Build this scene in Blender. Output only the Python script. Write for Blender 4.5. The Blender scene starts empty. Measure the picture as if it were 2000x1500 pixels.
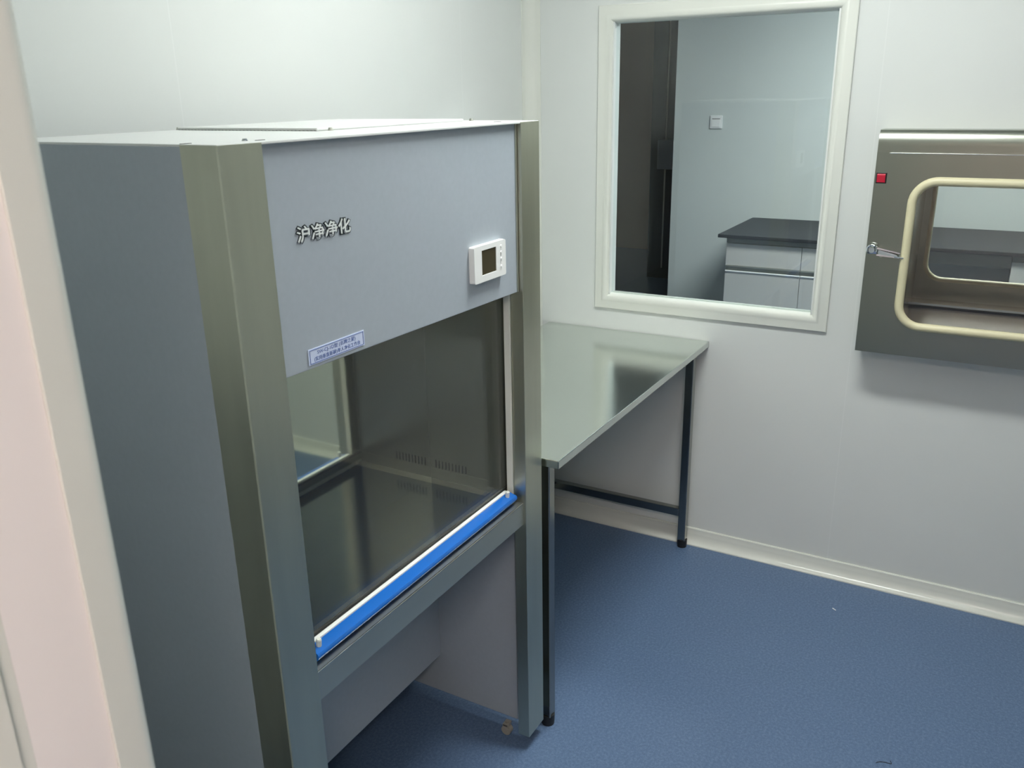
import bpy, bmesh, math
from mathutils import Vector, Matrix
from mathutils.geometry import tessellate_polygon
PI = math.pi
S = bpy.context.scene
C = S.collection

# ------------------------------------------------------------------ camera
cam_d = bpy.data.cameras.new('camera'); cam = bpy.data.objects.new('camera', cam_d); C.objects.link(cam)
CP = Vector((-0.81593, -0.90750, 1.65939))
cf = Vector((0.81985, 0.47442, -0.32058)).normalized()
cs = Vector((0.495567, -0.868388, -0.017747)).normalized()
cu = cs.cross(cf).normalized()
cam.matrix_world = Matrix(((cs.x, cu.x, -cf.x, CP.x), (cs.y, cu.y, -cf.y, CP.y), (cs.z, cu.z, -cf.z, CP.z), (0, 0, 0, 1)))
cam_d.sensor_width = 36; cam_d.lens = 1685.0 / 2000 * 36; cam_d.clip_start = 0.02
cam_d.dof.use_dof = True; cam_d.dof.focus_distance = 2.1; cam_d.dof.aperture_fstop = 14
S.camera = cam

# ------------------------------------------------------------------ world and exposure
w = bpy.data.worlds.new('world'); S.world = w; w.use_nodes = True
w.node_tree.nodes['Background'].inputs[0].default_value = (0.5, 0.55, 0.6, 1)
w.node_tree.nodes['Background'].inputs[1].default_value = 0.02
S.view_settings.view_transform = 'Standard'; S.view_settings.look = 'None'
S.view_settings.gamma = 1.0; S.view_settings.use_curve_mapping = False
S.view_settings.exposure = 0.0
LAMP = 74.0       # emission of the work room's ceiling light
LAMP_FRONT = 5.0  # emission of the ceiling light just inside the doorway
LAMP_NEXT = 88.0   # emission of the next room's ceiling light
LAMP_WARM = 55.0   # warm ceiling light outside the doorway

# ------------------------------------------------------------------ materials
def srgb(r, g, b):
    f = lambda c: (c / 255 / 12.92) if c / 255 <= 0.04045 else ((c / 255 + 0.055) / 1.055) ** 2.4
    return (f(r), f(g), f(b), 1)
def mat(name, col, rough=0.5, metal=0.0, noise=0.0, nscale=8.0, bump=0.0, bscale=200.0, stretch=(1, 1, 1), rvar=0.0, coat=0.0, spec=0.5, aniso=0.0):
    m = bpy.data.materials.new(name); m.use_nodes = True
    nt = m.node_tree; b = nt.nodes['Principled BSDF']
    b.inputs['Base Color'].default_value = col; b.inputs['Roughness'].default_value = rough
    b.inputs['Metallic'].default_value = metal; b.inputs['Coat Weight'].default_value = coat
    b.inputs['Specular IOR Level'].default_value = spec
    b.inputs['Anisotropic'].default_value = aniso
    tc = nt.nodes.new('ShaderNodeTexCoord'); mp = nt.nodes.new('ShaderNodeMapping')
    mp.inputs['Scale'].default_value = stretch
    nt.links.new(tc.outputs['Object'], mp.inputs['Vector'])
    n = nt.nodes.new('ShaderNodeTexNoise'); n.inputs['Scale'].default_value = nscale; n.inputs['Detail'].default_value = 4
    nt.links.new(mp.outputs['Vector'], n.inputs['Vector'])
    if noise or True:
        r = nt.nodes.new('ShaderNodeValToRGB')
        k = noise if noise else 0.01
        r.color_ramp.elements[0].position = 0.3; r.color_ramp.elements[1].position = 0.7
        r.color_ramp.elements[0].color = tuple(c * (1 - k) for c in col[:3]) + (1,)
        r.color_ramp.elements[1].color = tuple(min(1, c * (1 + k)) for c in col[:3]) + (1,)
        nt.links.new(n.outputs['Fac'], r.inputs['Fac']); nt.links.new(r.outputs['Color'], b.inputs['Base Color'])
    if rvar:
        mr = nt.nodes.new('ShaderNodeMapRange')
        mr.inputs['To Min'].default_value = max(0, rough - rvar); mr.inputs['To Max'].default_value = rough + rvar
        nt.links.new(n.outputs['Fac'], mr.inputs['Value']); nt.links.new(mr.outputs['Result'], b.inputs['Roughness'])
    if bump:
        n2 = nt.nodes.new('ShaderNodeTexNoise'); n2.inputs['Scale'].default_value = bscale
        nt.links.new(mp.outputs['Vector'], n2.inputs['Vector'])
        bp = nt.nodes.new('ShaderNodeBump'); bp.inputs['Strength'].default_value = bump; bp.inputs['Distance'].default_value = 0.002
        nt.links.new(n2.outputs['Fac'], bp.inputs['Height']); nt.links.new(bp.outputs['Normal'], b.inputs['Normal'])
    return m
def emis(name, col, st):
    m = bpy.data.materials.new(name); m.use_nodes = True
    b = m.node_tree.nodes['Principled BSDF']
    b.inputs['Base Color'].default_value = (0.9, 0.9, 0.9, 1)
    b.inputs['Emission Color'].default_value = col; b.inputs['Emission Strength'].default_value = st
    return m
def glass(name, tint=(1, 1, 1, 1), refl=0.09, dust=0.0):
    m = bpy.data.materials.new(name); m.use_nodes = True; nt = m.node_tree
    for n in list(nt.nodes): nt.nodes.remove(n)
    o = nt.nodes.new('ShaderNodeOutputMaterial'); t = nt.nodes.new('ShaderNodeBsdfTransparent'); t.inputs[0].default_value = tint
    g = nt.nodes.new('ShaderNodeBsdfGlossy'); g.inputs['Roughness'].default_value = 0.0; g.inputs['Color'].default_value = (1, 1, 1, 1)
    lw = nt.nodes.new('ShaderNodeLayerWeight'); mx = nt.nodes.new('ShaderNodeMixShader')
    pw = nt.nodes.new('ShaderNodeMath'); pw.operation = 'POWER'; pw.inputs[1].default_value = 5.0
    ma = nt.nodes.new('ShaderNodeMath'); ma.operation = 'MULTIPLY_ADD'; ma.inputs[1].default_value = 0.96; ma.inputs[2].default_value = 0.035
    nt.links.new(lw.outputs['Facing'], pw.inputs[0]); nt.links.new(pw.outputs[0], ma.inputs[0]); nt.links.new(ma.outputs[0], mx.inputs['Fac'])
    nt.links.new(t.outputs[0], mx.inputs[1]); nt.links.new(g.outputs[0], mx.inputs[2])
    last = mx
    if dust:
        d = nt.nodes.new('ShaderNodeBsdfDiffuse'); d.inputs['Color'].default_value = (0.7, 0.7, 0.65, 1)
        m2 = nt.nodes.new('ShaderNodeMixShader'); m2.inputs['Fac'].default_value = dust
        nt.links.new(mx.outputs[0], m2.inputs[1]); nt.links.new(d.outputs[0], m2.inputs[2]); last = m2
    nt.links.new(last.outputs[0], o.inputs['Surface'])
    return m
def panel_wall(name, col, axis, seams, rough=0.32):
    """white sandwich panel with narrow joints at given coordinates along one axis"""
    m = mat(name, col, rough, noise=0.012, nscale=3, bump=0.06, bscale=60, spec=0.4)
    nt = m.node_tree; b = nt.nodes['Principled BSDF']
    tc = nt.nodes.new('ShaderNodeTexCoord'); sp = nt.nodes.new('ShaderNodeSeparateXYZ')
    nt.links.new(tc.outputs['Object'], sp.inputs[0])
    acc = None
    for s in seams:
        a = nt.nodes.new('ShaderNodeMath'); a.operation = 'SUBTRACT'; a.inputs[1].default_value = s
        nt.links.new(sp.outputs[axis], a.inputs[0])
        c = nt.nodes.new('ShaderNodeMath'); c.operation = 'COMPARE'; c.inputs[1].default_value = 0; c.inputs[2].default_value = 0.0016
        nt.links.new(a.outputs[0], c.inputs[0])
        if acc is None: acc = c
        else:
            ad = nt.nodes.new('ShaderNodeMath'); ad.operation = 'MAXIMUM'
            nt.links.new(acc.outputs[0], ad.inputs[0]); nt.links.new(c.outputs[0], ad.inputs[1]); acc = ad
    src = b.inputs['Base Color'].links[0].from_socket
    mx = nt.nodes.new('ShaderNodeMix'); mx.data_type = 'RGBA'
    sc = nt.nodes.new('ShaderNodeMath'); sc.operation = 'MULTIPLY'; sc.inputs[1].default_value = 0.12
    nt.links.new(acc.outputs[0], sc.inputs[0])
    nt.links.new(sc.outputs[0], mx.inputs['Factor']); nt.links.new(src, mx.inputs['A'])
    mx.inputs['B'].default_value = (0.86, 0.87, 0.86, 1)
    nt.links.new(mx.outputs['Result'], b.inputs['Base Color'])
    return m

M_wall_r = panel_wall('white panel right', srgb(208, 211, 208), 1, (-0.513, -1.66))
M_wall_b = panel_wall('white panel back', srgb(208, 211, 208), 0, (0.529, 1.648))
M_wall = mat('white panel', srgb(208, 211, 208), 0.32, noise=0.012, nscale=3, spec=0.4)
M_wall2 = mat('white panel next room', srgb(204, 212, 208), 0.4, noise=0.01, nscale=3)
M_ceil = mat('white ceiling', srgb(225, 228, 226), 0.6)
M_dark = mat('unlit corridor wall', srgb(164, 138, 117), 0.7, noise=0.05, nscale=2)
M_trim = mat('cream aluminium profile', srgb(212, 214, 206), 0.22, noise=0.01)
M_jamb = mat('white door reveal', srgb(232, 226, 223), 0.35, noise=0.01)
M_steel = mat('brushed stainless', srgb(192, 194, 184), 0.42, 1.0, noise=0.03, nscale=3, stretch=(1, 6, 6), rvar=0.03)
M_post = mat('brushed stainless post', srgb(196, 197, 180), 0.36, 1.0, noise=0.08, nscale=2.2, stretch=(8, 8, 0.9), rvar=0.07)
M_mirror = mat('polished stainless', srgb(222, 226, 216), 0.05, 1.0, noise=0.02, nscale=2)
M_plate = mat('polished work plate', srgb(104, 110, 110), 0.14, 1.0, noise=0.02, nscale=2)
M_liner = mat('satin stainless liner', srgb(120, 122, 114), 0.3, 1.0, noise=0.04, nscale=2)
M_tab = mat('satin stainless table', srgb(214, 220, 214), 0.16, 1.0, noise=0.02, nscale=2, rvar=0.0)
M_tube = mat('polished tube', srgb(150, 151, 147), 0.2, 1.0)
M_pass = mat('stainless pass box', srgb(154, 157, 146), 0.28, 1.0, noise=0.02, nscale=1.5, rvar=0.0)
M_passin = mat('stainless chamber', srgb(192, 170, 157), 0.2, 1.0, noise=0.02, nscale=1.5)
M_chrome = mat('chrome', srgb(225, 228, 232), 0.05, 1.0)
M_grey = mat('grey powder coat', srgb(164, 173, 181), 0.42, noise=0.02, nscale=90, spec=0.4)
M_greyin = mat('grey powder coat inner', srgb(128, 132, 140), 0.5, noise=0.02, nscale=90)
M_top = mat('white top sheet', srgb(214, 217, 215), 0.3, noise=0.01)
M_blue = mat('blue handle plastic', srgb(26, 104, 194), 0.18, noise=0.02, coat=0.3)
M_cast = mat('beige caster plastic', srgb(150, 146, 136), 0.5)
M_white = mat('white plastic', srgb(236, 238, 236), 0.35)
M_offw = mat('off white plastic', srgb(216, 219, 210), 0.4)
M_lcd = mat('dark display', srgb(66, 60, 42), 0.25)
M_black = mat('black rubber', srgb(16, 16, 17), 0.5)
M_silver = mat('silver lettering', srgb(232, 238, 236), 0.35, 0.2)
M_outline = mat('dark lettering edge', srgb(30, 40, 44), 0.4)
M_label = mat('pale label', srgb(205, 216, 240), 0.4)
M_ink = mat('blue ink', srgb(62, 92, 160), 0.5)
M_gask = mat('cream rubber gasket', srgb(208, 201, 167), 0.42, noise=0.05, nscale=14)
M_red = mat('red rocker', srgb(190, 20, 50), 0.15, coat=0.6)
M_bench = mat('black worktop', srgb(38, 42, 47), 0.6, noise=0.05, nscale=120)
M_cab = mat('white laminate', srgb(192, 192, 186), 0.35, noise=0.01)
M_cabg = mat('grey edge', srgb(128, 132, 128), 0.4)
M_drk = mat('dark cabinet', srgb(48, 50, 52), 0.3)
M_glass = glass('window glass', (0.93, 0.97, 0.96, 1))
M_glass2 = glass('sash glass', (0.965, 0.98, 0.955, 1), dust=0.015)
M_glass3 = glass('pass box glass', (0.88, 0.90, 0.89, 1), dust=0.01)
def floor_mat():
    m = mat('blue speckled vinyl', srgb(104, 132, 170), 0.42, spec=0.35)
    nt = m.node_tree; b = nt.nodes['Principled BSDF']
    tc = nt.nodes.new('ShaderNodeTexCoord')
    n = nt.nodes.new('ShaderNodeTexNoise'); n.inputs['Scale'].default_value = 420; n.inputs['Detail'].default_value = 3
    n2 = nt.nodes.new('ShaderNodeTexNoise'); n2.inputs['Scale'].default_value = 130; n2.inputs['Detail'].default_value = 2
    nt.links.new(tc.outputs['Object'], n.inputs['Vector']); nt.links.new(tc.outputs['Object'], n2.inputs['Vector'])
    ad = nt.nodes.new('ShaderNodeMath'); ad.operation = 'ADD'
    nt.links.new(n.outputs['Fac'], ad.inputs[0]); nt.links.new(n2.outputs['Fac'], ad.inputs[1])
    r = nt.nodes.new('ShaderNodeValToRGB')
    e = r.color_ramp.elements
    hv = nt.nodes.new('ShaderNodeMath'); hv.operation = 'MULTIPLY'; hv.inputs[1].default_value = 0.5
    nt.links.new(ad.outputs[0], hv.inputs[0])
    e[0].position = 0.36; e[0].color = srgb(78, 99, 128)
    e[1].position = 0.68; e[1].color = srgb(108, 129, 156)
    k = e.new(0.5); k.color = srgb(88, 110, 141)
    nt.links.new(hv.outputs[0], r.inputs['Fac']); nt.links.new(r.outputs['Color'], b.inputs['Base Color'])
    return m
M_floor = floor_mat()

# ------------------------------------------------------------------ helpers
def link(name, bm, m, parent=None, smooth=False, mats=None):
    me = bpy.data.meshes.new(name)
    bmesh.ops.remove_doubles(bm, verts=bm.verts, dist=1e-6)
    bmesh.ops.recalc_face_normals(bm, faces=bm.faces)
    bm.to_mesh(me); bm.free()
    for x in (mats or [m]): me.materials.append(x)
    if smooth:
        for p in me.polygons: p.use_smooth = True
        try: me.set_sharp_from_angle(angle=math.radians(35))
        except Exception: pass
    o = bpy.data.objects.new(name, me); C.objects.link(o)
    if parent: o.parent = parent
    return o
def box(bm, x0, x1, y0, y1, z0, z1, bev=0.0, seg=2, mi=0):
    v = [bm.verts.new((x, y, z)) for x in (x0, x1) for y in (y0, y1) for z in (z0, z1)]
    fs = [bm.faces.new([v[i] for i in q]) for q in ((0, 1, 3, 2), (4, 6, 7, 5), (0, 4, 5, 1), (2, 3, 7, 6), (0, 2, 6, 4), (1, 5, 7, 3))]
    if bev:
        es = list({e for f in fs for e in f.edges})
        r = bmesh.ops.bevel(bm, geom=es, offset=bev, segments=seg, profile=0.5, affect='EDGES')
    return v
def B(*a, **k):
    bm = bmesh.new(); box(bm, *a, **k); return bm
def cyl(bm, p0, p1, r0, r1=None, n=20):
    p0 = Vector(p0); p1 = Vector(p1); r1 = r0 if r1 is None else r1
    d = (p1 - p0).normalized(); a = d.orthogonal().normalized(); b = d.cross(a)
    A = [bm.verts.new(p0 + r0 * (a * math.cos(2 * PI * i / n) + b * math.sin(2 * PI * i / n))) for i in range(n)]
    Z = [bm.verts.new(p1 + r1 * (a * math.cos(2 * PI * i / n) + b * math.sin(2 * PI * i / n))) for i in range(n)]
    for i in range(n): bm.faces.new((A[i], A[(i + 1) % n], Z[(i + 1) % n], Z[i]))
    bm.faces.new(A[::-1]); bm.faces.new(Z)
def tube(bm, pts, r, n=10, closed=False, ref=Vector((0, 0, 1))):
    pts = [Vector(p) for p in pts]; N = len(pts); rings = []
    for i, p in enumerate(pts):
        if closed: t = (pts[(i + 1) % N] - pts[i - 1]).normalized()
        else: t = (pts[min(i + 1, N - 1)] - pts[max(i - 1, 0)]).normalized()
        a = t.cross(ref)
        a = a.normalized() if a.length > 1e-4 else t.orthogonal().normalized()
        b = t.cross(a)
        rings.append([bm.verts.new(p + r * (a * math.cos(2 * PI * k / n) + b * math.sin(2 * PI * k / n))) for k in range(n)])
    for i in range(N if closed else N - 1):
        A, Z = rings[i], rings[(i + 1) % N]
        for k in range(n): bm.faces.new((A[k], A[(k + 1) % n], Z[(k + 1) % n], Z[k]))
    if not closed: bm.faces.new(rings[0]); bm.faces.new(rings[-1])
def prism(bm, prof, axis, a0, a1):
    """extrude a closed 2D profile along an axis (profile in the other two axes, in x<y<z order)"""
    def P(u, v, a): return {0: (a, u, v), 1: (u, a, v), 2: (u, v, a)}[axis]
    A = [bm.verts.new(P(u, v, a0)) for u, v in prof]; Z = [bm.verts.new(P(u, v, a1)) for u, v in prof]
    n = len(prof)
    for i in range(n): bm.faces.new((A[i], A[(i + 1) % n], Z[(i + 1) % n], Z[i]))
    bm.faces.new(A[::-1]); bm.faces.new(Z)
def rect(u0, u1, v0, v1): return [(u0, v0), (u1, v0), (u1, v1), (u0, v1)]
def rrect(u0, u1, v0, v1, r, n=8):
    o = []
    for cu_, cv_, a in ((u1 - r, v0 + r, -PI / 2), (u1 - r, v1 - r, 0), (u0 + r, v1 - r, PI / 2), (u0 + r, v0 + r, PI)):
        for k in range(n + 1):
            t = a + k / n * PI / 2; o.append((cu_ + r * math.cos(t), cv_ + r * math.sin(t)))
    return o
def plate(bm, outer, holes, axis, a0, a1):
    """flat plate with holes, thickness a0..a1 along axis"""
    def P(u, v, a): return {0: (a, u, v), 1: (u, a, v), 2: (u, v, a)}[axis]
    loops = [outer] + holes
    flat = [p for l in loops for p in l]
    tris = tessellate_polygon([[Vector((u, v, 0)) for u, v in l] for l in loops])
    A = [bm.verts.new(P(u, v, a0)) for u, v in flat]; Z = [bm.verts.new(P(u, v, a1)) for u, v in flat]
    for t in tris:
        try: bm.faces.new([A[i] for i in t]); bm.faces.new([Z[i] for i in reversed(t)])
        except ValueError: pass
    k = 0
    for l in loops:
        n = len(l)
        for i in range(n):
            a, b = k + i, k + (i + 1) % n
            bm.faces.new((A[a], A[b], Z[b], Z[a]))
        k += n
def frame_sweep(bm, y0, y1, z0, z1, prof):
    """mitred rectangular frame in a yz plane; prof = list of (inset, x)"""
    rings = []
    for ins, x in prof:
        rings.append([bm.verts.new((x, y0 + ins, z0 + ins)), bm.verts.new((x, y1 - ins, z0 + ins)), bm.verts.new((x, y1 - ins, z1 - ins)), bm.verts.new((x, y0 + ins, z1 - ins))])
    n = len(rings)
    for i in range(n):
        A, Z = rings[i], rings[(i + 1) % n]
        for k in range(4): bm.faces.new((A[k], A[(k + 1) % 4], Z[(k + 1) % 4], Z[k]))
def struct(o, label=None):
    o['kind'] = 'structure'
    if label: o['label'] = label
    return o
def thing(name, label, cat, loc=(0, 0, 0), group=None):
    o = bpy.data.objects.new(name, None); C.objects.link(o); o.location = loc; o.empty_display_size = 0.1
    o['label'] = label; o['category'] = cat
    if group: o['group'] = group
    return o
def part(name, bm, m, parent, smooth=False, label=None):
    """part modelled in world coordinates, moved into its thing's frame"""
    r = parent
    off = Vector((0, 0, 0))
    while r: off += r.location; r = r.parent
    bmesh.ops.translate(bm, verts=bm.verts, vec=-off)
    o = link(name, bm, m, parent, smooth)
    if label: o['label'] = label
    return o
def text_mesh(name, body, size, m, parent, origin, xdir=Vector((1, 0, 0)), ndir=Vector((0, -1, 0)), width=None, extrude=0.0, offset=0.0, rot=0.0, shear=0.0, bevel=0.0, label=None):
    cu_ = bpy.data.curves.new(name, 'FONT'); cu_.body = body; cu_.size = size
    cu_.extrude = extrude; cu_.offset = offset; cu_.shear = shear; cu_.bevel_depth = bevel
    to = bpy.data.objects.new(name + '_src', cu_); C.objects.link(to)
    dg = bpy.context.evaluated_depsgraph_get()
    me = bpy.data.meshes.new_from_object(to.evaluated_get(dg))
    bpy.data.objects.remove(to)
    xs = [v.co.x for v in me.vertices]
    if not xs: return None
    x0, x1 = min(xs), max(xs)
    sx = (width / (x1 - x0)) if width else 1
    up = ndir.cross(xdir)
    R = Matrix.Rotation(rot, 4, ndir)
    for v in me.vertices:
        p = xdir * ((v.co.x - x0) * sx) + up * v.co.y + ndir * v.co.z
        v.co = R @ p + Vector(origin)
    me.materials.clear(); me.materials.append(m)
    o = bpy.data.objects.new(name, me); C.objects.link(o)
    if parent:
        r = parent; off = Vector((0, 0, 0))
        while r: off += r.location; r = r.parent
        for v in me.vertices: v.co -= off
        o.parent = parent
    if label: o['label'] = label
    return o

# ------------------------------------------------------------------ room shell
XW = 2.092; YB = 0.682; H = 2.6; YF = -2.3; XP0, XP1 = -0.604, -0.5568; WT = 0.05
XN = 5.3   # far wall of the next room
struct(link('floor', B(-3.2, 8.4, -4.2, 4.2, -0.05, 0), M_floor))
struct(link('ceiling', B(-3.2, 8.4, -4.2, 4.2, H, H + 0.05), M_ceil))
WIN = rect(-0.375, 0.348, 0.938, 1.880)
PBX = rect(-1.235, -0.555, 0.88, 1.52)
bm = bmesh.new(); plate(bm, rect(-2.35, YB + 0.05, 0, H), [WIN, PBX], 0, XW, XW + WT)
struct(link('wall_right', bm, M_wall_r))
struct(link('wall_back', B(XP0, XW, YB, YB + WT, 0, H), M_wall_b))
struct(link('wall_front', B(XP0, XW, YF - WT, YF, 0, H), M_wall))
YJ = -0.457; YJ2 = -1.36; DH = 2.12
bm = bmesh.new(); plate(bm, [(YF, 0), (YJ2, 0), (YJ2, DH), (YJ, DH), (YJ, 0), (YB, 0), (YB, H), (YF, H)], [], 0, XP0, XP1)
struct(link('wall_left', bm, M_wall))
struct(link('trim_6', B(XP0, XP1, YJ - 0.0022, YJ - 0.0002, 0, DH), M_jamb))
# outside the doorway
struct(link('wall_corridor_west', B(-2.65, -2.6, -3.0, 2.0, 0, H), M_jamb))
struct(link('wall_corridor_north', B(-2.6, XP0, 1.95, 2.0, 0, H), M_jamb))
struct(link('wall_corridor_south', B(-2.6, XP0, -3.05, -3.0, 0, H), M_jamb))
# next room
struct(link('wall_far', B(XN, XN + 0.06, -3.6, 1.262, 0, H), M_wall2))
struct(link('wall_next_front', B(XW + WT, 8.3, -3.66, -3.6, 0, H), M_wall2))
struct(link('wall_next_back', B(XW + WT, 8.3, 3.7, 3.76, 0, H), M_dark))
struct(link('wall_next_left', B(XW + 0.0, XW + WT, YB + 0.06, 3.7, 0, H), M_dark))
struct(link('wall_next_right', B(XW, XW + WT, -3.6, -2.35, 0, H), M_wall2))
struct(link('wall_corridor_far', B(8.1, 8.16, -3.6, 3.7, 0, H), M_dark))

# coving in the corner and at the floor
def cove_profile(r, n=10, lip=0.006):
    # concave quarter round in the corner of u>=0, v>=0 (u to the left of wall, v up the floor)
    pts = [(0, 0), (r + lip, 0), (r + lip, 0.002), (r, 0.003)]
    for k in range(n + 1):
        t = k / n * PI / 2
        pts.append((r - (r - 0.003) * math.sin(t), r - (r - 0.003) * math.cos(t)))
    pts += [(0.002, r + lip), (0, r + lip)]
    return pts
pr = cove_profile(0.044)
bm = bmesh.new(); prism(bm, [(XW - u, YB - v) for u, v in pr], 2, 0, H)
struct(link('trim_1', bm, M_trim, smooth=True))
def base_prof():
    # small flange on the wall, then a bulging cove reaching the floor
    pts = [(0, 0), (0.034, 0), (0.034, 0.004)]
    for k in range(9):
        t = k / 8 * PI / 2
        pts.append((0.031 - 0.022 * math.sin(t), 0.006 + 0.036 * (1 - math.cos(t))))
    pts += [(0.008, 0.045), (0.0075, 0.058), (0.005, 0.061), (0, 0.061)]
    return pts
bm = bmesh.new(); prism(bm, [(XW - u, v) for u, v in base_prof()], 1, YF, YB)
struct(link('baseboard_right', bm, M_trim, smooth=True))
bm = bmesh.new(); prism(bm, [(YB - u, v) for u, v in base_prof()], 0, XP1, XW)
struct(link('baseboard_back', bm, M_trim, smooth=True))
bm = bmesh.new(); prism(bm, [(YF + u, v) for u, v in base_prof()], 0, XP1, XW)
struct(link('baseboard_front', bm, M_trim, smooth=True))

# doorway trims beside the camera
bm = bmesh.new()
pf = [(XP1 + 0.0002, YJ + 0.002), (XP1 + 0.0002, YJ - 0.0045)]
for k in range(9):
    t = k / 8 * PI / 2
    pf.append((XP1 + 0.018 + 0.0125 * math.sin(t), YJ + 0.011 - 0.014 * math.cos(t)))
pf += [(XP1 + 0.0305, YJ + 0.05), (XP1, YJ + 0.05)]
prism(bm, pf, 2, 0, DH + 0.05)
struct(link('trim_2', bm, M_trim, smooth=True))
bm = bmesh.new()
prism(bm, [(XP0 - 0.03, YJ - 0.0045), (XP0 - 0.0085, YJ - 0.0045), (XP0 - 0.0085, YJ - 0.0022), (XP0 - 0.0001, YJ - 0.0022), (XP0 - 0.0001, YJ + 0.05), (XP0 - 0.03, YJ + 0.05)], 2, 0, DH + 0.05)
struct(link('trim_3', bm, M_trim, smooth=True))
struct(link('trim_4', B(XP1, XP1 + 0.027, YJ2 - 0.05, YJ2, 0, DH + 0.05, bev=0.004), M_trim))
struct(link('trim_5', B(XP1, XP1 + 0.027, YJ2, YJ, DH, DH + 0.05, bev=0.004), M_trim))

# window in the right wall
wr = bpy.data.objects.new('window_1', None); C.objects.link(wr); wr['kind'] = 'structure'
bm = bmesh.new()
prof = [(0, XW), (0, XW - 0.008), (0.002, XW - 0.010), (0.026, XW - 0.011), (0.030, XW - 0.013), (0.036, XW - 0.0135), (0.043, XW - 0.011), (0.049, XW - 0.005), (0.053, XW + 0.004), (0.056, XW + 0.012), (0.056, XW + 0.020), (0.03, XW + 0.020)]
frame_sweep(bm, -0.4315, 0.4045, 0.8885, 1.930, prof)
o = link('window_frame', bm, M_trim, wr, smooth=True); o['kind'] = 'structure'
bm = bmesh.new()
prof2 = [(0, XW + WT), (0, XW + WT + 0.012), (0.05, XW + WT + 0.012), (0.056, XW + WT), (0.056, XW + WT - 0.018), (0.03, XW + WT - 0.018)]
frame_sweep(bm, -0.4315, 0.4045, 0.8885, 1.930, prof2)
o = link('window_frame', bm, M_trim, wr, smooth=True); o['kind'] = 'structure'
o = link('window_pane', B(XW + 0.014, XW + 0.019, -0.385, 0.358, 0.93, 1.888), M_glass, wr); o['kind'] = 'structure'

# ------------------------------------------------------------------ ceiling lights
def ceiling_light(x, y, lx, ly, strength, col, label, cat='ceiling light'):
    t = thing('ceiling_light', label, cat, (x, y, H))
    bm = bmesh.new(); plate(bm, rect(x - lx / 2 - 0.02, x + lx / 2 + 0.02, y - ly / 2 - 0.02, y + ly / 2 + 0.02), [rect(x - lx / 2, x + lx / 2, y - ly / 2, y + ly / 2)], 2, H - 0.035, H)
    part('frame', bm, M_white, t)
    part('diffuser', B(x - lx / 2, x + lx / 2, y - ly / 2, y + ly / 2, H - 0.028, H - 0.004), emis('diffuser glow', col, strength), t)
    return t
ceiling_light(1.0, -0.40, 0.22, 0.7, LAMP, (0.97, 1.0, 0.97, 1), 'white ceiling light over the blue floor of the work room')
ceiling_light(-0.2, -1.05, 0.22, 0.7, LAMP_FRONT, (0.97, 1.0, 0.97, 1), 'white ceiling light just inside the doorway of the work room')
ceiling_light(3.75, -0.85, 0.3, 1.2, LAMP_NEXT, (0.97, 0.98, 1.0, 1), 'white ceiling light in the room behind the window')
ceiling_light(-1.6, -1.3, 0.3, 0.9, LAMP_WARM, (1.0, 0.86, 0.79, 1), 'warm ceiling light outside the doorway')

# ------------------------------------------------------------------ clean bench cabinet
W = 0.8905; D = 0.53; HT = 1.60; ZB = 0.045
cab = thing('clean_bench_cabinet', 'tall grey clean bench cabinet with stainless corner posts and blue handle bar', 'laminar flow cabinet', (W / 2, D / 2, 0))
part('side_panel', B(0.0, 0.02, 0.070, D, 0.027, HT - 0.002, bev=0.0015), M_grey, cab)
part('side_panel', B(W - 0.02, W, 0.070, D, 0.027, HT - 0.002, bev=0.0015), M_grey, cab)
part('back_panel', B(0.02, W - 0.02, D - 0.015, D, 0.15, HT - 0.002), M_grey, cab)
def post(mirror):
    f = (lambda x: W - x) if mirror else (lambda x: x)
    bm = bmesh.new()
    wx = 0.0817 if mirror else 0.0795
    t = 0.002
    # L shaped angle with a return flange beside the sash
    pts = [(0, 0.0715), (0, 0.003), (0.001, 0.0005), (0.003, 0), (wx - 0.001, 0), (wx, 0.001), (wx, 0.032), (wx - t, 0.032), (wx - t, t), (t, t), (t, 0.0715)]
    prism(bm, [(f(u), v) for u, v in pts], 2, ZB - 0.003, HT)
    return bm
part('corner_post', post(False), M_post, cab, label='near left stainless steel corner post')
part('corner_post', post(True), M_post, cab, label='right stainless steel corner post beside the table')
# top
bm = bmesh.new(); box(bm, 0.001, W - 0.001, 0.002, D, HT - 0.003, HT + 0.001, bev=0.001)
tp = part('top_panel', bm, M_top, cab)
def perforated():
    m = mat('perforated white sheet', srgb(212, 215, 212), 0.35)
    nt = m.node_tree; b = nt.nodes['Principled BSDF']
    tc = nt.nodes.new('ShaderNodeTexCoord'); v = nt.nodes.new('ShaderNodeTexVoronoi'); v.inputs['Scale'].default_value = 110; v.inputs['Randomness'].default_value = 0
    nt.links.new(tc.outputs['Object'], v.inputs['Vector'])
    r = nt.nodes.new('ShaderNodeValToRGB'); r.color_ramp.elements[0].position = 0.3; r.color_ramp.elements[0].color = (0.25, 0.26, 0.26, 1)
    r.color_ramp.elements[1].position = 0.36; r.color_ramp.elements[1].color = srgb(212, 215, 212)
    nt.links.new(v.outputs['Distance'], r.inputs['Fac']); nt.links.new(r.outputs['Color'], b.inputs['Base Color'])
    return m
part('filter_cover', B(0.37, 0.84, 0.16, 0.515, HT + 0.001, HT + 0.006, bev=0.002), perforated(), cab)
for x, y in ((0.396, 0.152), (0.855, 0.15), (0.38, 0.522), (0.845, 0.522)):
    bm = bmesh.new(); cyl(bm, (x, y, HT + 0.001), (x, y, HT + 0.006), 0.005, 0.0035, 12)
    part('cover_screw', bm, M_steel, cab, smooth=True)
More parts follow.
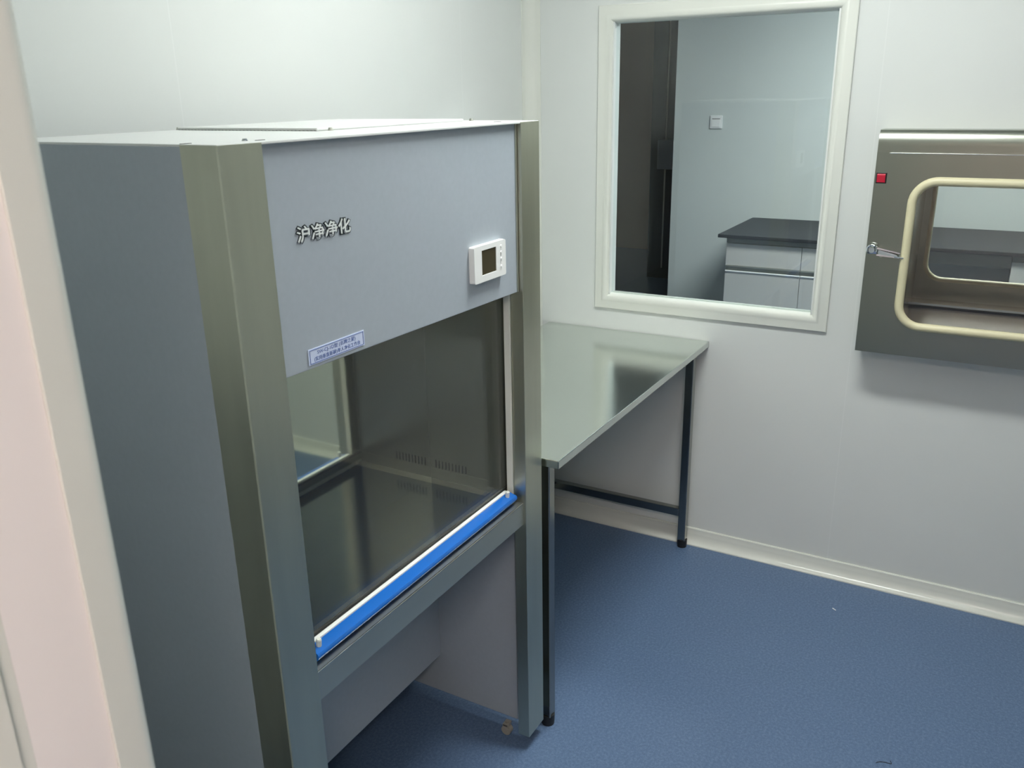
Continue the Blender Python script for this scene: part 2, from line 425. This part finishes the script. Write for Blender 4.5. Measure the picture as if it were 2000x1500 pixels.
for x, y in ((0.092, 0.045), ):
    bm = bmesh.new(); cyl(bm, (x, y, HT), (x, y, HT + 0.004), 0.005, 0.003, 12); part('top_screw', bm, M_chrome, cab, smooth=True)
for a in ((0.10, 0.116, 0.03, 0.034), (0.79, 0.815, 0.05, 0.054), (0.003, 0.02, 0.070, 0.074)):
    part('top_slot', B(*a, HT + 0.0008, HT + 0.0016), M_black, cab)

# front panel: its lower edge sits slightly askew
bm = bmesh.new()
prism(bm, [(0.072, 1.2540), (W - 0.079, 1.2419), (W - 0.079, HT - 0.001), (0.072, HT - 0.001)], 1, 0.012, 0.030)
es = [e for e in bm.edges]
bmesh.ops.bevel(bm, geom=es, offset=0.0012, segments=2, affect='EDGES')
fp = part('front_panel', bm, M_grey, cab)
part('panel_edge', B(W - 0.0885, W - 0.083, 0.0095, 0.0118, 1.2425, HT - 0.002), M_steel, cab)
# upper machine box behind the panel
part('filter_box', B(0.02, W - 0.02, 0.060, D - 0.02, 1.30, HT - 0.005), M_greyin, cab)
# lettering badge
bd = None
em = Vector((0.1455, 0.0, 1.4505))
chars = '沪净净化'
bm = None
back = text_mesh('lettering_badge', chars, 0.0250, M_outline, cab, (0.1385, 0.0112, 1.4535), width=0.1260, extrude=0.0006, offset=0.0019, label='dark edged silver lettering')
text_mesh('raised_letters', chars, 0.0250, M_silver, back, (0.1402, 0.0102, 1.4537), width=0.1225, extrude=0.0003, offset=0.0003)
# label
lb = part('rating_label', B(0.1405, 0.2760, 0.0106, 0.0118, 1.2590, 1.2848), M_label, cab, label='pale blue bordered label')
bm = bmesh.new(); plate(bm, rect(0.1430, 0.2735, 1.2608, 1.2830), [rect(0.1437, 0.2728, 1.2615, 1.2823)], 1, 0.0101, 0.0106)
part('label_border', bm, M_ink, lb)
text_mesh('label_text', 'SW-CJ-1D型 (名牌之星)', 0.0078, M_ink, lb, (0.1605, 0.0104, 1.2740), width=0.093, extrude=0.0001)
text_mesh('label_text', '(实用垂直新颖)单人净化工作台', 0.0078, M_ink, lb, (0.1525, 0.0104, 1.2640), width=0.112, extrude=0.0001)
# control panel
bm = bmesh.new(); plate(bm, rrect(0.612, 0.735, 1.2965, 1.3705, 0.004, 4), [rect(0.6400, 0.6965, 1.3105, 1.3605)], 1, -0.001, 0.012)
for e_ in [e for e in bm.edges if abs(e.verts[0].co.y + 0.001) < 1e-5 and abs(e.verts[1].co.y + 0.001) < 1e-5 and len(e.link_faces) == 2 and abs(e.calc_face_angle(0)) > 0.5]: pass
bmesh.ops.bevel(bm, geom=[e for e in bm.edges if abs(e.verts[0].co.y + 0.001) < 1e-5 and abs(e.verts[1].co.y + 0.001) < 1e-5 and len(e.link_faces) == 2 and abs(e.calc_face_angle(0)) > 0.5], offset=0.0018, segments=3, affect='EDGES')
cp = part('control_panel', bm, M_white, cab, label='white control panel with dark square display')
part('display', B(0.6385, 0.698, 0.0006, 0.007, 1.3090, 1.3620), M_lcd, cp)
for z in (1.3585, 1.3455, 1.3325, 1.3165):
    bm = bmesh.new(); cyl(bm, (0.7155, -0.0005, z), (0.7155, -0.0028, z), 0.0034, 0.0024, 16); part('button', bm, M_white, cp, smooth=True)
# sash
part('glass_sash', B(0.050, W - 0.062, 0.0515, 0.0565, 0.748, 1.32), M_glass2, cab)
part('guide_strip', B(W - 0.0818 - 0.006, W - 0.0818 + 0.0, 0.0325, 0.0485, 0.745, 1.30, bev=0.001), M_offw, cab, label='white plastic sash guide')
part('guide_strip', B(0.074, 0.080, 0.0325, 0.0485, 0.745, 1.30, bev=0.001), M_offw, cab, label='white plastic sash guide')
bm = bmesh.new()
pf = []
for k in range(13):
    t = -PI / 2 + k / 12 * math.radians(130)
    pf.append((0.0265 - 0.0098 * math.cos(t), 0.7435 + 0.0098 * math.sin(t)))
pf += [(0.0375, 0.7555), (0.0400, 0.7555), (0.040, 0.7340)]
prism(bm, pf, 0, 0.1005, 0.7960)
hb = part('handle_bar', bm, M_blue, cab, smooth=True, label='bright blue plastic handle bar')
part('white_edge', B(0.1005, 0.7935, 0.0410, 0.0500, 0.7500, 0.7580, bev=0.0008), M_white, hb)
part('sash_channel', B(0.055, W - 0.066, 0.0568, 0.0600, 0.735, 0.7530), M_liner, cab)
part('sash_seal', B(0.055, W - 0.066, 0.0568, 0.0605, 0.7532, 0.7580), M_black, cab)
for x in (0.118, 0.774):
    bm = bmesh.new(); cyl(bm, (x, 0.0315, 0.749), (x, 0.0300, 0.7655), 0.0050, 0.0050, 18)
    cyl(bm, (x, 0.0300, 0.7655), (x, 0.0298, 0.7675), 0.0050, 0.0036, 18)
    part('stop_pin', bm, M_offw, hb, smooth=True)
# front rail and work surface
bm = bmesh.new(); box(bm, 0.022, W - 0.0795, 0.008, 0.010, 0.672, 0.7275); box(bm, 0.022, W - 0.0795, 0.008, 0.062, 0.7255, 0.7275, bev=0.0006); box(bm, 0.022, W - 0.0795, 0.008, 0.05, 0.670, 0.672)
fr_ = part('front_rail', bm, M_steel, cab)
bm = bmesh.new(); tube(bm, [(0.0805, 0.0078, 0.7272), (W - 0.082, 0.0078, 0.7272)], 0.0011, 8)  # thin chrome tube added as the bright highlight line along the rail's top edge
part('rail_highlight', bm, M_chrome, fr_, smooth=True)
part('rail_bracket', B(W - 0.0828, W - 0.0819, 0.0105, 0.0165, 0.676, 0.7250), M_offw, fr_)
part('worktop', B(0.022, W - 0.022, 0.062, 0.300, 0.690, 0.7265, bev=0.001), M_plate, cab)
part('front_sill', B(0.022, W - 0.022, 0.0610, 0.0618, 0.690, 0.7270), M_liner, cab)
part('chamber_back', B(0.022, W - 0.022, 0.287, 0.291, 0.7267, 1.32), M_mirror, cab, label='polished steel rear wall of the work chamber')
# right liner with slots
slots = []
bm = bmesh.new()
n = 10
for k in range(n):
    y = 0.178 + k * 0.0100
    slots.append(rrect(y, y + 0.0045, 0.757, 0.780, 0.0021, 3))
plate(bm, rect(0.060, 0.2868, 0.7267, 1.32), slots, 0, W - 0.0645, W - 0.0615)
part('side_liner', bm, M_liner, cab)
bm = bmesh.new(); plate(bm, rect(0.060, 0.2868, 0.7267, 1.32), [list(s) for s in slots], 0, 0.0615, 0.0645)
part('side_liner', bm, M_liner, cab)
for x in (W - 0.0613, 0.0593):
    part('slot_backing', B(x, x + 0.002, 0.16, 0.2868, 0.74, 0.79), M_black, cab)
part('chamber_ceiling', B(0.065, W - 0.065, 0.058, 0.2868, 1.285, 1.299), M_liner, cab)
part('underside', B(0.022, W - 0.022, 0.050, 0.32, 0.664, 0.689), M_greyin, cab)
part('kneehole_panel', B(0.0205, W - 0.0205, 0.318, 0.330, 0.153, 0.664), M_grey, cab)
# feet
for x, y in ((0.838, 0.085), (0.05, 0.085), (0.828, 0.46), (0.06, 0.46)):
    bm = bmesh.new(); cyl(bm, (x - 0.008, y, 0.014), (x + 0.008, y, 0.014), 0.014, 0.014, 20)
    cyl(bm, (x, y, 0.026), (x, y, 0.040), 0.005, 0.005, 12)
    box(bm, x - 0.011, x - 0.009, y - 0.006, y + 0.006, 0.010, 0.034); box(bm, x + 0.009, x + 0.011, y - 0.006, y + 0.006, 0.010, 0.034); box(bm, x - 0.011, x + 0.011, y - 0.008, y + 0.008, 0.030, 0.036)
    part('caster', bm, M_cast, cab, smooth=True)

# ------------------------------------------------------------------ stainless table
TX0, TX1, TY0, TY1, TZ = 0.903, 2.088, -0.0393, 0.600, 0.8079
tab = thing('work_table', 'stainless steel work table with square legs between the cabinet and window wall', 'table', ((TX0 + TX1) / 2, (TY0 + TY1) / 2, 0))
bm = bmesh.new()
box(bm, TX0, TX1, TY0, TY1, TZ - 0.004, TZ, bev=0.0018)
for a in ((TX0, TX0 + 0.0018, TY0, TY1), (TX1 - 0.0018, TX1, TY0, TY1), (TX0, TX1, TY0, TY0 + 0.0018), (TX0, TX1, TY1 - 0.0018, TY1)):
    box(bm, *a, TZ - 0.021, TZ - 0.002, bev=0.0004)
box(bm, TX0 + 0.01, TX1 - 0.01, TY0 + 0.01, TY1 - 0.01, TZ - 0.018, TZ - 0.004)
part('tabletop', bm, M_tab, tab)
LX0, LX1, LY0, LY1 = 0.929, 2.040, 0.007, 0.575
for x in (LX0, LX1):
    for y in (LY0, LY1):
        l = part('leg', B(x - 0.015, x + 0.015, y - 0.015, y + 0.015, 0.028, TZ - 0.018, bev=0.0025), M_tube, tab)
        bm = bmesh.new(); cyl(bm, (x, y, 0.0), (x, y, 0.012), 0.0175, 0.0185, 20); cyl(bm, (x, y, 0.012), (x, y, 0.032), 0.0185, 0.019, 20)
        part('foot', bm, M_black, l, smooth=True, label='black rubber foot')
for x in (LX0, LX1):
    part('stretcher', B(x - 0.0125, x + 0.0125, LY0 + 0.014, LY1 - 0.014, 0.128, 0.160, bev=0.0025), M_tube, tab)
part('stretcher', B(LX0 + 0.014, LX1 - 0.014, LY1 - 0.0125, LY1 + 0.0125, 0.128, 0.160, bev=0.0025), M_tube, tab)

# ------------------------------------------------------------------ pass box
PX = XW - 0.100; PY0, PY1, PZ0, PZ1 = -1.252, -0.5385, 0.8662, 1.5352
PXB = 2.72
pas = thing('pass_box', 'stainless steel pass box with cream gasket set in the wall right of the window', 'pass box', (PX, (PY0 + PY1) / 2, PZ0))
IY0, IY1, IZ0, IZ1 = -1.165, -0.625, 0.892, 1.450
bm = bmesh.new()
box(bm, PX + 0.012, PXB, PY0 + 0.02, PY1 - 0.02, PZ0 + 0.016, IZ0)
box(bm, PX + 0.012, PXB, PY0 + 0.02, PY1 - 0.02, IZ1, PZ1 - 0.020)
box(bm, PX + 0.012, PXB, PY0 + 0.02, IY0, IZ0, IZ1); box(bm, PX + 0.012, PXB, IY1, PY1 - 0.02, IZ0, IZ1)
part('chamber', bm, M_passin, pas)
# front surround: flat face with a bulged top band
bm = bmesh.new()
plate(bm, rect(PY0, PY1, PZ0, 1.4935), [rect(IY0 - 0.0, IY1 + 0.0, IZ0, IZ1)], 0, PX, PX + 0.012)
for a, b in ((PY0, PY0 + 0.003), (PY1 - 0.003, PY1)): box(bm, PX + 0.012, XW - 0.0005, a, b, PZ0, PZ1 - 0.012)
box(bm, PX + 0.012, XW - 0.0005, PY0, PY1, PZ0, PZ0 + 0.003)
part('surround', bm, M_pass, pas)
bm = bmesh.new()
pf = [(PX, 1.4935)]
for k in range(1, 13):
    t = k / 12 * math.radians(62)
    pf.append((PX + 0.034 * (1 - math.cos(t)), 1.4935 + 0.0472 * math.sin(t)))
pf += [(XW - 0.0005, PZ1), (XW - 0.0005, 1.4935)]
prism(bm, pf, 1, PY0, PY1)
part('top_band', bm, M_pass, pas, smooth=True)
def pass_door(xo, xi, sign, gx, lbl, gm=None):
    bm = bmesh.new()
    G = rrect(IY0 + 0.035, IY1 - 0.025, 0.965, 1.392, 0.062, 8)
    plate(bm, rect(PY0 + 0.012, -0.5735, PZ0 + 0.004, 1.4700), [G], 0, min(xo, xi), max(xo, xi))
    d = part('door', bm, M_pass, pas, label=lbl)
    yy0, yy1 = IY0 + 0.035, IY1 - 0.025
    pts = [(gx, u, v) for u, v in rrect(yy0, yy1, 0.9635, 1.3945, 0.066, 12)]
    bm = bmesh.new(); tube(bm, pts, 0.0128, 12, closed=True, ref=Vector((1, 0, 0)))
    part('gasket', bm, M_gask, d, smooth=True, label='cream rubber gasket')
    xm = (xo + xi) / 2
    bm = bmesh.new(); prism(bm, rrect(yy0 + 0.001, yy1 - 0.001, 0.9655, 1.3915, 0.06, 8), 0, xm - 0.0015, xm + 0.0015)
    part('door_pane', bm, M_glass3, d)
    return d
fd = pass_door(PX - 0.008, PX - 0.0005, -1, PX - 0.010, 'near stainless door')
# bright folded top edge of the near door
part('door_edge', B(PX - 0.0095, PX - 0.0005, PY0 + 0.012, -0.5735, 1.4700, 1.4722, bev=0.0008), M_chrome, fd)
pass_door(PXB + 0.001, PXB + 0.009, 1, PXB + 0.013, 'far stainless door')
part('threshold_seal', B(2.570, 2.602, IY0, IY1, IZ0, IZ0 + 0.009), M_black, pas)
# latch
ly, lz = -0.553, 1.184
bm = bmesh.new()
box(bm, PX - 0.004, PX, -0.570, -0.541, lz - 0.010, lz + 0.014, bev=0.0015)
cyl(bm, (PX - 0.003, -0.556, lz + 0.004), (PX - 0.020, -0.556, lz + 0.004), 0.0095, 0.0085, 20)
lt = part('latch', bm, M_chrome, fd, smooth=True, label='chrome lever latch')
bm = bmesh.new()
pts = [(PX - 0.014, -0.572, lz - 0.001)]
for k in range(11):
    t = -0.5 + k / 10 * 3.9
    pts.append((PX - 0.018, -0.5565 - 0.0135 * math.cos(t + 0.2), lz + 0.005 + 0.0135 * math.sin(t + 0.2)))
tube(bm, pts, 0.0032, 8, ref=Vector((1, 0, 0)))
part('hook', bm, M_chrome, lt, smooth=True)
for dz, dx in ((0.0125, -0.012), (-0.0075, -0.012)):
    bm = bmesh.new()
    v = box(bm, PX - 0.024, PX - 0.010, -0.636, -0.571, lz - 0.004 + dz, lz + 0.0015 + dz)
    for q in bm.verts:
        k = (-0.571 - q.co.y) / 0.065
        q.co.z -= 0.010 * k; q.co.z = lz - 0.007 + (q.co.z - lz + 0.007) * (1 - 0.35 * k)
        if k > 0.5 and q.co.x < PX - 0.02: q.co.x += 0.008
    bmesh.ops.bevel(bm, geom=list(bm.edges), offset=0.001, segments=2, affect='EDGES')
    part('lever_cheek', bm, M_chrome, lt, smooth=True)
bm = bmesh.new()
prism(bm, [(-0.575, lz + 0.006), (-0.575, lz - 0.007), (-0.632, lz - 0.013), (-0.628, lz - 0.006)], 0, PX - 0.019, PX - 0.013)
bmesh.ops.bevel(bm, geom=list(bm.edges), offset=0.0015, segments=2, affect='EDGES')
part('lever', bm, M_chrome, lt, smooth=True)
for y in (-0.583, -0.622):
    bm = bmesh.new(); cyl(bm, (PX - 0.001, y, lz - 0.013), (PX - 0.011, y, lz - 0.013), 0.005, 0.005, 14)
    part('rivet', bm, M_steel, lt, smooth=True)
bm = bmesh.new(); cyl(bm, (PX - 0.020, -0.622, lz - 0.0115), (PX - 0.024, -0.648, lz - 0.0130), 0.0028, 0.0016, 10)
part('latch_pin', bm, M_chrome, lt, smooth=True)
# red rocker switch
bm = bmesh.new(); box(bm, PX - 0.002, PX, -0.5725, -0.5430, 1.3835, 1.4145, bev=0.0008)
sw = part('power_switch', bm, M_black, pas)
bm = bmesh.new(); prism(bm, [(PX - 0.002, 1.387), (PX - 0.0045, 1.387), (PX - 0.0075, 1.408), (PX - 0.006, 1.4115), (PX - 0.002, 1.4115)], 1, -0.5690, -0.5462)
part('rocker', bm, M_red, sw, label='glossy red rocker')

# ------------------------------------------------------------------ next room furniture
wt = link('bench_worktop', B(4.488, XN - 0.001, -2.6, 0.662, 0.778, 0.799, bev=0.003), M_bench)
wt['label'] = 'long black laboratory bench worktop against the wall seen through the window'; wt['category'] = 'worktop'
def base_unit(y1, cols, label, z1=0.777):
    """cols: column widths from y1 downwards"""
    y0 = y1 - sum(cols)
    t = thing('base_cabinet', label, 'cabinet', (4.9, (y0 + y1) / 2, 0), 'white base cabinets under the black worktop')
    part('carcass', B(4.535, XN - 0.06, y0, y1, 0.0, z1), M_cab, t)
    part('top_rail', B(4.520, 4.5345, y0, y1, 0.746, z1), M_cabg, t)
    y = y1
    for c in cols:
        a, b = y - c + 0.0015, y - 0.0015
        d = part('drawer', B(4.516, 4.5345, a, b, 0.607, 0.743, bev=0.001), M_cab, t)
        part('grip_channel', B(4.511, 4.534, a, b, 0.597, 0.6065, bev=0.002), M_steel, d)
        d = part('cabinet_door', B(4.516, 4.5345, a, b, 0.09, 0.566, bev=0.001), M_cab, t)
        part('grip_channel', B(4.511, 4.534, a, b, 0.566, 0.573, bev=0.002), M_white, d)
        part('groove', B(4.528, 4.5346, a, b, 0.573, 0.597), M_cabg, t)
        y -= c
    return t
base_unit(0.612, [0.46, 0.46], 'white base cabinet with drawer above door at the left end of the black worktop')
base_unit(-0.947, [0.46, 0.46], 'white base cabinet right of the open kneehole, seen through the pass box')
o = link('bench_apron', B(4.53, 4.55, -0.945, -0.310, 0.705, 0.777), M_cabg); o['label'] = 'grey apron rail closing the kneehole under the black worktop'; o['category'] = 'bench rail'
t = thing('wall_switch', 'small white square wall switch above the black worktop', 'light switch', (XN, 0.958, 1.437))
part('plate', B(XN - 0.010, XN - 0.0005, 0.915, 1.001, 1.394, 1.480, bev=0.003), M_white, t)
part('switch_rocker', B(XN - 0.014, XN - 0.010, 0.928, 0.988, 1.404, 1.452, bev=0.0015), M_white, t)
part('indicator_strip', B(XN - 0.012, XN - 0.0101, 0.930, 0.986, 1.456, 1.462), M_cabg, t)
# dark corridor things
t = thing('dark_locker', 'tall dark cabinet standing in the unlit corridor past the wall end', 'cabinet', (6.9, 1.72, 0))
part('body', B(6.7, 7.2, 1.4, 1.97, 0.0, 2.35, bev=0.004), M_drk, t)
part('door_edge_strip', B(6.692, 6.6995, 1.82, 1.832, 0.1, 2.3), M_steel, t)
part('control_box', B(6.60, 6.6995, 1.70, 1.87, 0.99, 1.24, bev=0.01), mat('grey box', srgb(150, 155, 155), 0.4), t, label='dark grey box on its front')

# litter on the floor
bm = bmesh.new(); prism(bm, [(1.864, -0.588), (1.872, -0.576), (1.8745, -0.5775), (1.867, -0.589)], 2, 0.0002, 0.0016)
o = link('paper_scrap', bm, M_white); o['label'] = 'tiny white scrap lying on the open blue floor'; o['category'] = 'scrap'
pts = [Vector((1.197 + 0.022 * t + 0.004 * math.sin(t * 5), -0.818 - 0.018 * t + 0.010 * math.cos(t * 4), 0.0012)) for t in [k / 10 for k in range(13)]]
bm = bmesh.new(); tube(bm, pts, 0.0008, 6)
o = link('thread', bm, M_black, smooth=True); o['label'] = 'short dark curled thread on the blue floor near the camera'; o['category'] = 'thread'
